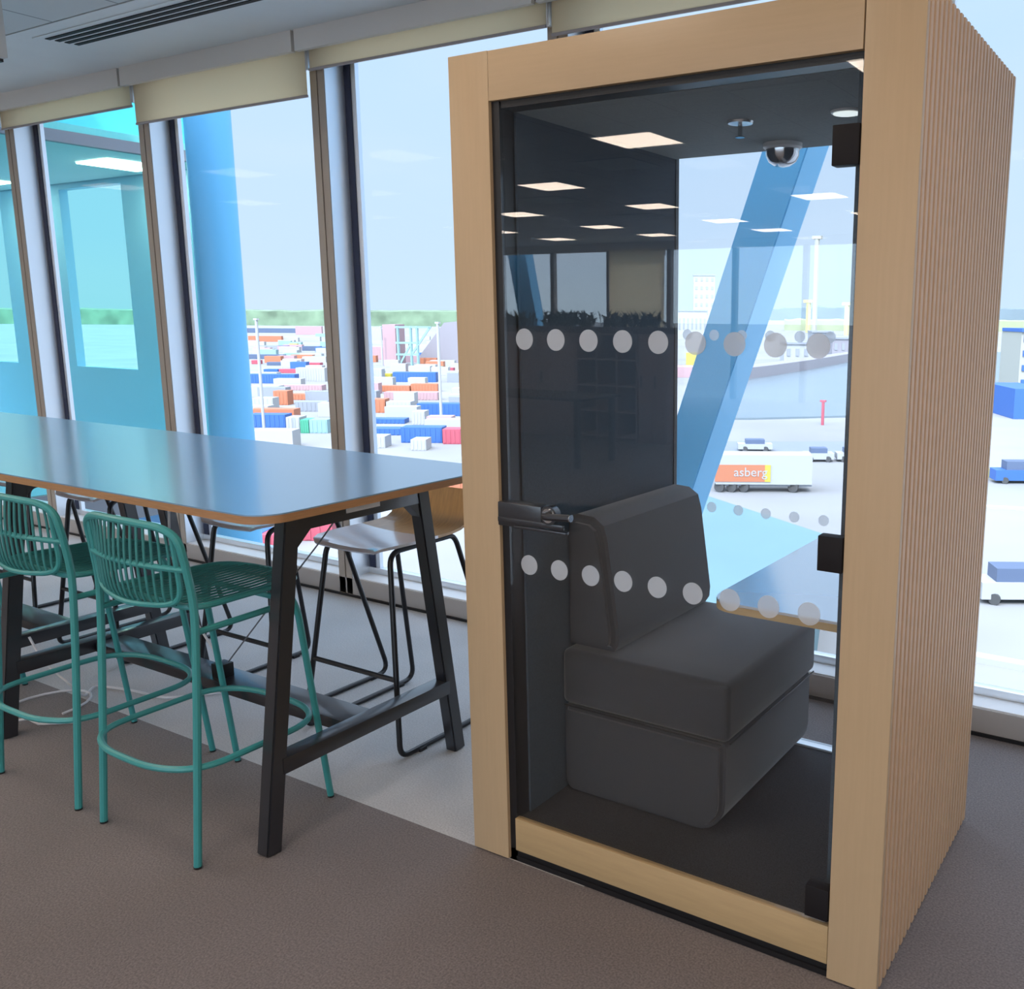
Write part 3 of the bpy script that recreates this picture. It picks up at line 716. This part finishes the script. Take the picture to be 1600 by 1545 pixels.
ridge('grass_bank', 1225, 1700, 24, 12, .1, 'grass', 80, 'yellow green bank across the harbour', 'grass bank', 9)
YARDR = R0.copy(); YARDF = Vector((-R0.y, R0.x, 0))
def ybox(mb, c, t, w, h, d, z=GZ, off=0, bev=0):
    """box standing at ground point c (front bottom centre), width w along the yard axis"""
    b = bmesh.new(); vs = []
    for zz in (z, z+h):
        for s, e in ((-1, 0), (1, 0), (1, 1), (-1, 1)):
            p = c + YARDR*(s*w/2+off) + YARDF*(e*d); vs.append(b.verts.new((p.x, p.y, zz)))
    for f in ((3, 2, 1, 0), (4, 5, 6, 7), (0, 1, 5, 4), (1, 2, 6, 5), (2, 3, 7, 6), (3, 0, 4, 7)): b.faces.new([vs[i] for i in f])
    mb.merge(b)
def container(u0, u1, vt, vb, mat, label, cat='shipping container', name='shipping_container', ribs=True, deep=2.5, lift=0):
    c, t = ground((u0+u1)/2, vb); w = (u1-u0)*t/F_PX/1.0; h = (vb-vt)*t/F_PX
    if not free(c, w, deep): OCC.append((c.dot(YARDR)-w/2-.3, c.dot(YARDR)+w/2+.3, c.dot(YARDF)-.5, c.dot(YARDF)+deep+.3))
    b = MB(); ybox(b, c, t, w, h, deep, GZ+.02+lift)
    o = b.obj(name, mat, smooth=False) if not ribs else None
    if ribs:
        n = max(4, min(24, int(w/.6)))
        for i in range(n):
            ybox(b, c-YARDF*.05, t, w/n*.5, h*.86, .06, GZ+.02+lift+h*.07, off=-w/2+w*(i+.5)/n)
        o = b.obj(name, mat, smooth=False)
    tag(o, label, cat, 'goods standing in the container yard')
    return o
OCC = []
def free(c, w, d, add=True, pad=.3):
    r, f = c.dot(YARDR), c.dot(YARDF); q = (r-w/2-pad, r+w/2+pad, f-pad-.2, f+d+pad)
    ok = all(q[1] <= o[0] or q[0] >= o[1] or q[3] <= o[2] or q[2] >= o[3] for o in OCC)
    if add and ok: OCC.append(q)
    return ok
K = [
 (385,462,513,520,'cnavy','dark blue-grey container row just below the trees, left pane'),
 (462,503,510,523,'cpink','pale pink shed below the trees beside the window mullion'),
 (388,440,525,534,'corange','faded orange container in the upper yard, left pane'),
 (441,500,526,533,'cwhite','long white container in the upper yard, left pane'),
 (413,449,540,547,'cblue','small blue container left of the yellow one'),
 (452,464,537,544,'cyellow','tiny yellow container in the left pane yard'),
 (472,500,541,548,'cnavy','blue-grey container right of the tiny yellow one'),
 (388,443,554,561,'cnavy','dark navy container in the middle of the left pane'),
 (444,500,552,560,'ccyan','pale cyan container in the middle of the left pane'),
 (393,405,563,569,'cred','short red container beside the blue column'),
 (417,439,566,571,'cnavy','short navy container right of the short red one'),
 (442,471,561,572,'cwhite','white container right of the short navy one'),
 (473,500,567,572,'cred','thin red container beside the mullion, left pane'),
 (412,434,577,582,'cblue','thin blue container left of a thin red one'),
 (436,468,577,583,'cred','thin red container above the white one'),
 (388,461,585,599,'cblue','long blue container in the left pane with a white panel'),
 (463,508,575,596,'cwhite','tall white container beside the mullion, left pane'),
 (390,430,603,613,'corange','orange container below the long blue one'),
 (432,503,602,610,'cpink','pinkish orange container below the tall white one'),
 (452,506,616,625,'corange','long orange container near the mullion, left pane'),
 (428,450,611,633,'corange','orange tractor unit in the left pane'),
 (394,427,622,640,'cwhite','white container left of the orange tractor'),
 (462,508,628,643,'cgrey','grey container beside the mullion in the left pane'),
 (388,446,648,668,'cblue','large blue container at the foot of the left pane'),
 (448,469,652,676,'cwhite','white box between the large blue and green containers'),
 (470,483,656,677,'cgreen','small green container in the left pane'),
 (484,512,656,677,'ccyan','pale cyan container right of the small green one'),
 (420,446,673,683,'cpink','low pink load below the large blue container'),
 (575,597,514,536,'cwhite','white shed below the horizon left in the right pane'),
 (577,600,542,562,'cpink','dusty pink stack under the white shed'),
 (576,597,577,597,'cwhite','white container left of the yellow square'),
 (599,611,584,595,'cyellow','square yellow container end in the right pane'),
 (614,681,582,597,'cblue','long blue container in the middle of the right pane'),
 (643,663,572,580,'cred','thin red container above the long blue one'),
 (664,690,573,580,'cgreen','thin green container above the long blue one'),
 (694,708,575,584,'cred','crimson container near the pod edge'),
 (578,640,603,612,'corange','faded orange container in the right pane, left of the paler one'),
 (642,684,600,612,'corange','orange container in the right pane beside the light mast'),
 (600,684,613,625,'cpink','pale peach trailer below the orange containers'),
 (576,602,624,645,'corange','bright orange container at the left of the right pane'),
 (604,642,628,646,'cwhite','white container right of the bright orange one'),
 (652,722,631,650,'cblue','vivid blue container beside the pod edge'),
 (644,664,643,664,'cwhite','white lorry cab in front of the vivid blue container'),
 (579,632,655,662,'cblue','low blue container in the right pane'),
 (580,626,670,680,'cblue','blue container at the lower left of the right pane'),
 (627,691,668,692,'cblue','large blue container at the foot of the right pane'),
 (692,720,671,694,'cred','red container beside the pod edge'),
 (642,666,687,704,'cwhite','white lorry cab at the foot of the right pane'),
 (580,602,682,700,'cwhite','white box at the foot of the right pane by the mullion'),
 (344,404,836,860,'cblue','bright blue container seen under the bar table'),
 (406,432,836,860,'cred','red container seen under the bar table'),
 (430,520,818,845,'cred','pinkish red container framed by the table end legs'),
 (666,735,738,792,'corange','orange container seen between the table and the pod'),
]
for r in K: container(*r)
c, t = ground(690, 569); k_ = t/F_PX; free(c, 72*k_, 9)
b = bmesh.new(); vs0 = []
for e in (0, 9):
    for a, hh in ((-35, 0), (35, 0), (35, 67), (6, 64), (-33, 14)):
        p = c+YARDR*(a*k_)+YARDF*e; vs0.append(b.verts.new((p.x, p.y, GZ+hh*k_)))
b.faces.new(vs0[:5]); b.faces.new(vs0[:4:-1])
for i in range(5): b.faces.new((vs0[i], vs0[(i+1) % 5], vs0[5+(i+1) % 5], vs0[5+i]))
mb_ = MB(); mb_.merge(b); o = mb_.obj('storage_shed', 'cmauve', smooth=False); tag(o, 'big mauve-grey bulk store with a slanting roof near the pod edge', 'shed')
container(600, 620, 508, 571, 'cpink', 'dusty red tower in the right pane', 'building', 'port_building', False, 10)
c, t = ground(640, 572); k_ = t/F_PX; b = MB()
for a in (-16, 4, 14): b.bar(c+YARDR*a*k_, c+YARDR*a*k_+Vector((0, 0, 62*k_)), 3*k_, 3*k_, up=(0, 1, 0))
for z_ in (18, 36, 60): b.bar(c+YARDR*(-20*k_)+Vector((0, 0, z_*k_)), c+YARDR*(36*k_ if z_ == 60 else 16*k_)+Vector((0, 0, z_*k_)), 3*k_, 3*k_)
b.bar(c+YARDR*(4*k_)+Vector((0, 0, 18*k_)), c+YARDR*(34*k_)+Vector((0, 0, 60*k_)), 3*k_, 3*k_)
b.bar(c+YARDR*(-16*k_), c+YARDR*(4*k_)+Vector((0, 0, 36*k_)), 2.5*k_, 2.5*k_)
o = b.obj('gantry_crane', 'ccyan', smooth=False); tag(o, 'pale teal steel gantry crane left of the mauve bulk store', 'crane')
# diagonal roof of the shed
def mast(u, vt, vb, lab, wpx=4, mat='cwhite', lean=0, cat='light mast', name='light_mast'):
    c, t = ground(u, vb); h = (vb-vt)*t/F_PX; r = wpx*t/F_PX/2
    b = MB().tube([(c.x, c.y, GZ), (c.x, c.y, GZ+h)], r, 8)
    b.box(c.x-r*1.8, c.x+r*1.8, c.y-r, c.y+r, GZ+h, GZ+h+r*1.2)
    o = b.obj(name, mat); tag(o, lab, cat, 'masts in the port'); return o
mast(414, 503, 690, 'slim white light mast in front of the containers, left pane', 4.5)
mast(690, 508, 668, 'slim white light mast near the pod edge', 4.5)
mast(598, 512, 572, 'short white mast beside the dusty red tower', 2.5)
mast(1272, 378, 522, 'tall pale crane mast across the harbour', 8, 'ccream')
mast(1262, 474, 520, 'yellow crane leg across the harbour, left one', 8, 'cpale', cat='crane', name='dock_crane')
mast(1322, 478, 524, 'yellow crane leg across the harbour beside the pod post', 8, 'cpale', cat='crane', name='dock_crane')
mast(1285, 628, 664, 'red navigation post on the quay edge', 5, 'cred', cat='post', name='navigation_post')
def building(u0, u1, vt, vb, mat, lab, rows, cols, wmat='cgrey', deep=12):
    c, t = ground((u0+u1)/2, vb); w = (u1-u0)*t/F_PX; h = (vb-vt)*t/F_PX
    o = thing('port_building', lab, 'building', (c.x, c.y, GZ))
    b = MB(); ybox(b, c, t, w, h, deep); b.obj('walls', mat, o, smooth=False)
    b = MB(); ybox(b, c-YARDF*.6, t, w*1.06, h*.02+.5, deep, GZ+h); b.obj('roof', wmat, o, smooth=False)
    for i in range(rows):
        for j in range(cols):
            b = MB(); ybox(b, c-YARDF*.3, t, w/cols*.4, h/rows*.4, .4, GZ+h*(i+.35)/rows, off=-w/2+w*(j+.5)/cols); b.obj('window', wmat, o, smooth=False)
building(1083, 1116, 433, 522, 'ccream', 'pale cream grain tower with small windows across the harbour', 7, 4)
building(1052, 1104, 487, 530, 'cwhite', 'low white silo building in front of the cream tower', 1, 8)
building(1268, 1300, 520, 553, 'cgrey', 'grey warehouse on the far quay', 1, 3)
building(1225, 1266, 538, 566, 'cwhite', 'white dockside shed on the far quay', 1, 3)
building(1300, 1334, 530, 556, 'cmauve', 'mauve dockside shed beside the pod post', 1, 3)
building(1590, 1640, 520, 610, 'ccream', 'cream ship superstructure at the right edge', 4, 4, 'cblue')
container(1583, 1640, 608, 655, 'cblue', 'dark blue ship hull at the right edge of the photo', 'ship', 'ship_hull', False, 14)
container(1560, 1579, 618, 642, 'cpink', 'small reddish crane cab by the blue hull', 'crane', 'crane_cab', False, 5)
container(1072, 1092, 552, 572, 'cyellow', 'yellow machine on the far quay left of the diagonal brace', 'machine', 'port_machine', False, 6)
container(1050, 1100, 574, 590, 'cpink', 'pale pink quay shed left of the diagonal brace', 'shed', 'storage_shed', False, 10)
container(1548, 1582, 734, 748, 'cyellow', 'yellow orange barrier right of the pod', 'barrier', 'road_barrier', False, 1)
struct('kerb_line', gpoly([(1500, 1023), (1700, 1060), (1700, 1068), (1500, 1031)], GZ, GZ+.3, 'k', 'cwhite'), 'cwhite', smooth=False)
struct('kerb_line_far', gpoly([(1500, 790), (1700, 800), (1700, 803), (1500, 793)], GZ, GZ+.2, 'k', 'cwhite'), 'cwhite', smooth=False)
# trailer with coloured side panel
c, t = ground(1198, 770); w = 150*t/F_PX; h = 46*t/F_PX
tr = thing('trailer', 'white lorry trailer with an orange and red side panel, seen through the phone booth', 'trailer', (c.x, c.y, GZ))
b = MB(); ybox(b, c-YARDR*0, t, w, h, 2.6, GZ+.75, off=-5*t/F_PX); b.obj('box_body', 'cwhite', tr, smooth=False)
pn = MB(); ybox(pn, c-YARDF*.06, t, 78*t/F_PX, h*.58, .05, GZ+1.0, off=-23*t/F_PX-1.1); pn = pn.obj('side_panel', 'corange', tr, smooth=False)
b = MB(); ybox(b, c-YARDF*.08, t, 9*t/F_PX, h*.58, .05, GZ+1.0, off=20*t/F_PX-1.1); b.obj('yellow_edge', 'cyellow', pn, smooth=False)
tcv = bpy.data.curves.new('lettering', 'FONT'); tcv.body = 'asberg'; tcv.size = 1.15; tcv.extrude = .01; tcv.resolution_u = 3
to = bpy.data.objects.new('lettering', tcv); COL.objects.link(to); bpy.context.view_layer.update()
tme = bpy.data.meshes.new_from_object(to.evaluated_get(bpy.context.evaluated_depsgraph_get())); bpy.data.objects.remove(to)
b = MB(); b.bm.from_mesh(tme); o0 = c + YARDR*(-62*t/F_PX+.55) - YARDF*.09
for v in b.bm.verts: q_ = o0 + YARDR*v.co.x + YARDF*(-v.co.z) + Vector((0, 0, GZ+1.5-o0.z+v.co.y)); v.co = q_
b.obj('white_lettering', 'cwhite', pn, smooth=False)
for o_ in (-4.2, -3.1, -2.0, 2.4):
    p = c+YARDR*o_+YARDF*.3
    MB().lathe([(.48, -.15), (.48, .15)], (p.x, p.y, GZ+.49), 'y', 16).obj('wheel', 'tyre', tr)
b = MB(); ybox(b, c+YARDF*.3, t, w*.95, .2, 1.8, GZ+.55); b.obj('chassis', 'cgrey', tr, smooth=False)
def car(u, vb, mat, lab, L=4.3, hh=1.5):
    c, t = ground(u, vb); o = thing('car', lab, 'car', (c.x, c.y, GZ), 'vehicles parked in the port')
    b = MB(); ybox(b, c, t, L, hh*.5, 1.8, GZ+.3); b.obj('body', mat, o, smooth=False)
    b = MB(); ybox(b, c+YARDF*.15, t, L*.55, hh*.4, 1.5, GZ+.3+hh*.5); b.obj('cabin', 'cnavy' if mat != 'cnavy' else 'cgrey', o, smooth=False)
    for s in (-.3, .3):
        p = c+YARDR*(s*L)
        MB().lathe([(.32, -.1), (.32, .1)], (p.x, p.y, GZ+.32), 'y', 12).obj('wheel', 'tyre', o)
car(1280, 722, 'cwhite', 'white car parked right of the lorry trailer', 3.2, 1.3)
car(1334, 722, 'cwhite', 'white car partly hidden by the right pod post', 3.6, 1.3)
car(1180, 706, 'cwhite', 'small white car on the quay road beyond the trailer', 4, 1.2)
car(1593, 756, 'cblue', 'blue car near the right edge of the photo', 4.6, 2.0)
car(1584, 945, 'cwhite', 'white van low on the right beside the pod', 3.6, 1.9)
# pale cyan lower roof
zr = -10.0
pts = [ground(u, v, zr)[0] for u, v in ((1095, 771), (1290, 835), (1262, 1010), (1010, 960))]
o = MB().prism([(p.x, p.y) for p in pts], GZ, zr).obj('canopy_roof', 'roofcyan'); tag(o, 'pale cyan flat roof of a lower building beyond the booth table', 'roof')
# scattered white boxes so the yard reads busy
rnd = random.Random(4); cols = ['cwhite', 'cgrey', 'cblue', 'corange', 'cpink', 'ccyan']
for i in range(150):
    u = rnd.uniform(385, 735); v = 536+rnd.random()**1.4*170
    if rnd.random() < .5: v = rnd.uniform(520, 600)
    wpx = rnd.uniform(16, 42)*(v-488)/110+8; c, t = ground(u, v); h = 2.6; L = wpx*t/F_PX
    mat = rnd.choice(['cwhite']*5+cols)
    if not free(c, L, 2.4): continue
    b = MB(); ybox(b, c, t, L, h*.8, 2.4, GZ+.02); o = b.obj('shipping_container', mat, smooth=False)
    tag(o, 'small plain container among the crowded container yard', 'shipping container', 'small containers crowded in the yard')

# ------------------------------------------------------------------ world, sun
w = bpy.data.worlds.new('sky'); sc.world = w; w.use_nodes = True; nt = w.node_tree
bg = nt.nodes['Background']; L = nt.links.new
tc = nt.nodes.new('ShaderNodeTexCoord'); sp = nt.nodes.new('ShaderNodeSeparateXYZ'); L(tc.outputs['Generated'], sp.inputs[0])
cr = nt.nodes.new('ShaderNodeValToRGB'); L(sp.outputs['Z'], cr.inputs[0])
el = cr.color_ramp.elements; el[0].position = 0; el[0].color = (.56, .73, .86, 1); el[1].position = 1; el[1].color = (.55, .66, .82, 1)
e = el.new(.06); e.color = (.545, .715, .90, 1); e = el.new(.34); e.color = (.49, .69, .93, 1)
e = el.new(.42); e.color = (.56, .68, .84, 1)
mp = nt.nodes.new('ShaderNodeMapping'); mp.inputs['Scale'].default_value = (1, 1, 4); L(tc.outputs['Generated'], mp.inputs[0])
nz = nt.nodes.new('ShaderNodeTexNoise'); nz.inputs['Scale'].default_value = 2.2; nz.inputs['Detail'].default_value = 5; L(mp.outputs[0], nz.inputs['Vector'])
rg = nt.nodes.new('ShaderNodeMapRange'); rg.inputs[1].default_value = .45; rg.inputs[2].default_value = .75; rg.inputs[4].default_value = .35; L(nz.outputs[0], rg.inputs[0])
mx = nt.nodes.new('ShaderNodeMix'); mx.data_type = 'RGBA'; mx.inputs[7].default_value = (.68, .78, .90, 1); L(rg.outputs[0], mx.inputs[0]); L(cr.outputs[0], mx.inputs[6])
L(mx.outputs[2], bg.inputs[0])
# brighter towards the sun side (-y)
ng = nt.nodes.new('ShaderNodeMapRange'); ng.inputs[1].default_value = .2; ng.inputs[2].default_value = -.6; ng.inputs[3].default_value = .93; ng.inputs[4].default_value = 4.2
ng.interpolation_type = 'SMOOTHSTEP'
zg = nt.nodes.new('ShaderNodeMapRange'); zg.inputs[1].default_value = .38; zg.inputs[2].default_value = .8; zg.inputs[3].default_value = 1; zg.inputs[4].default_value = 3.0  # sky overhead boosted to add light indoors
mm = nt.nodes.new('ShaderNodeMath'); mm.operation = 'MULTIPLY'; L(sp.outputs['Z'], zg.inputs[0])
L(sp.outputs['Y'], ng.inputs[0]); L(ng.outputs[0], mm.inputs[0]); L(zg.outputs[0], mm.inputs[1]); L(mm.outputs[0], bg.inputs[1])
sd = bpy.data.lights.new('sun', 'SUN'); sd.energy = 2.4; sd.angle = .02; sd.color = (1, .96, .9)
so = bpy.data.objects.new('sun', sd); COL.objects.link(so)
so.rotation_euler = Vector((-.35, .62, -.72)).to_track_quat('-Z', 'Y').to_euler(); so.location = (10, -20, 30)

vs = sc.view_settings; vs.view_transform = 'Standard'; vs.look = 'None'; vs.gamma = 1; vs.exposure = .35; vs.use_curve_mapping = False
sc.cycles.max_bounces = 10; sc.cycles.transparent_max_bounces = 24; sc.cycles.diffuse_bounces = 4; sc.cycles.glossy_bounces = 5
sc.cycles.sample_clamp_indirect = 6; sc.cycles.caustics_reflective = False; sc.cycles.caustics_refractive = False
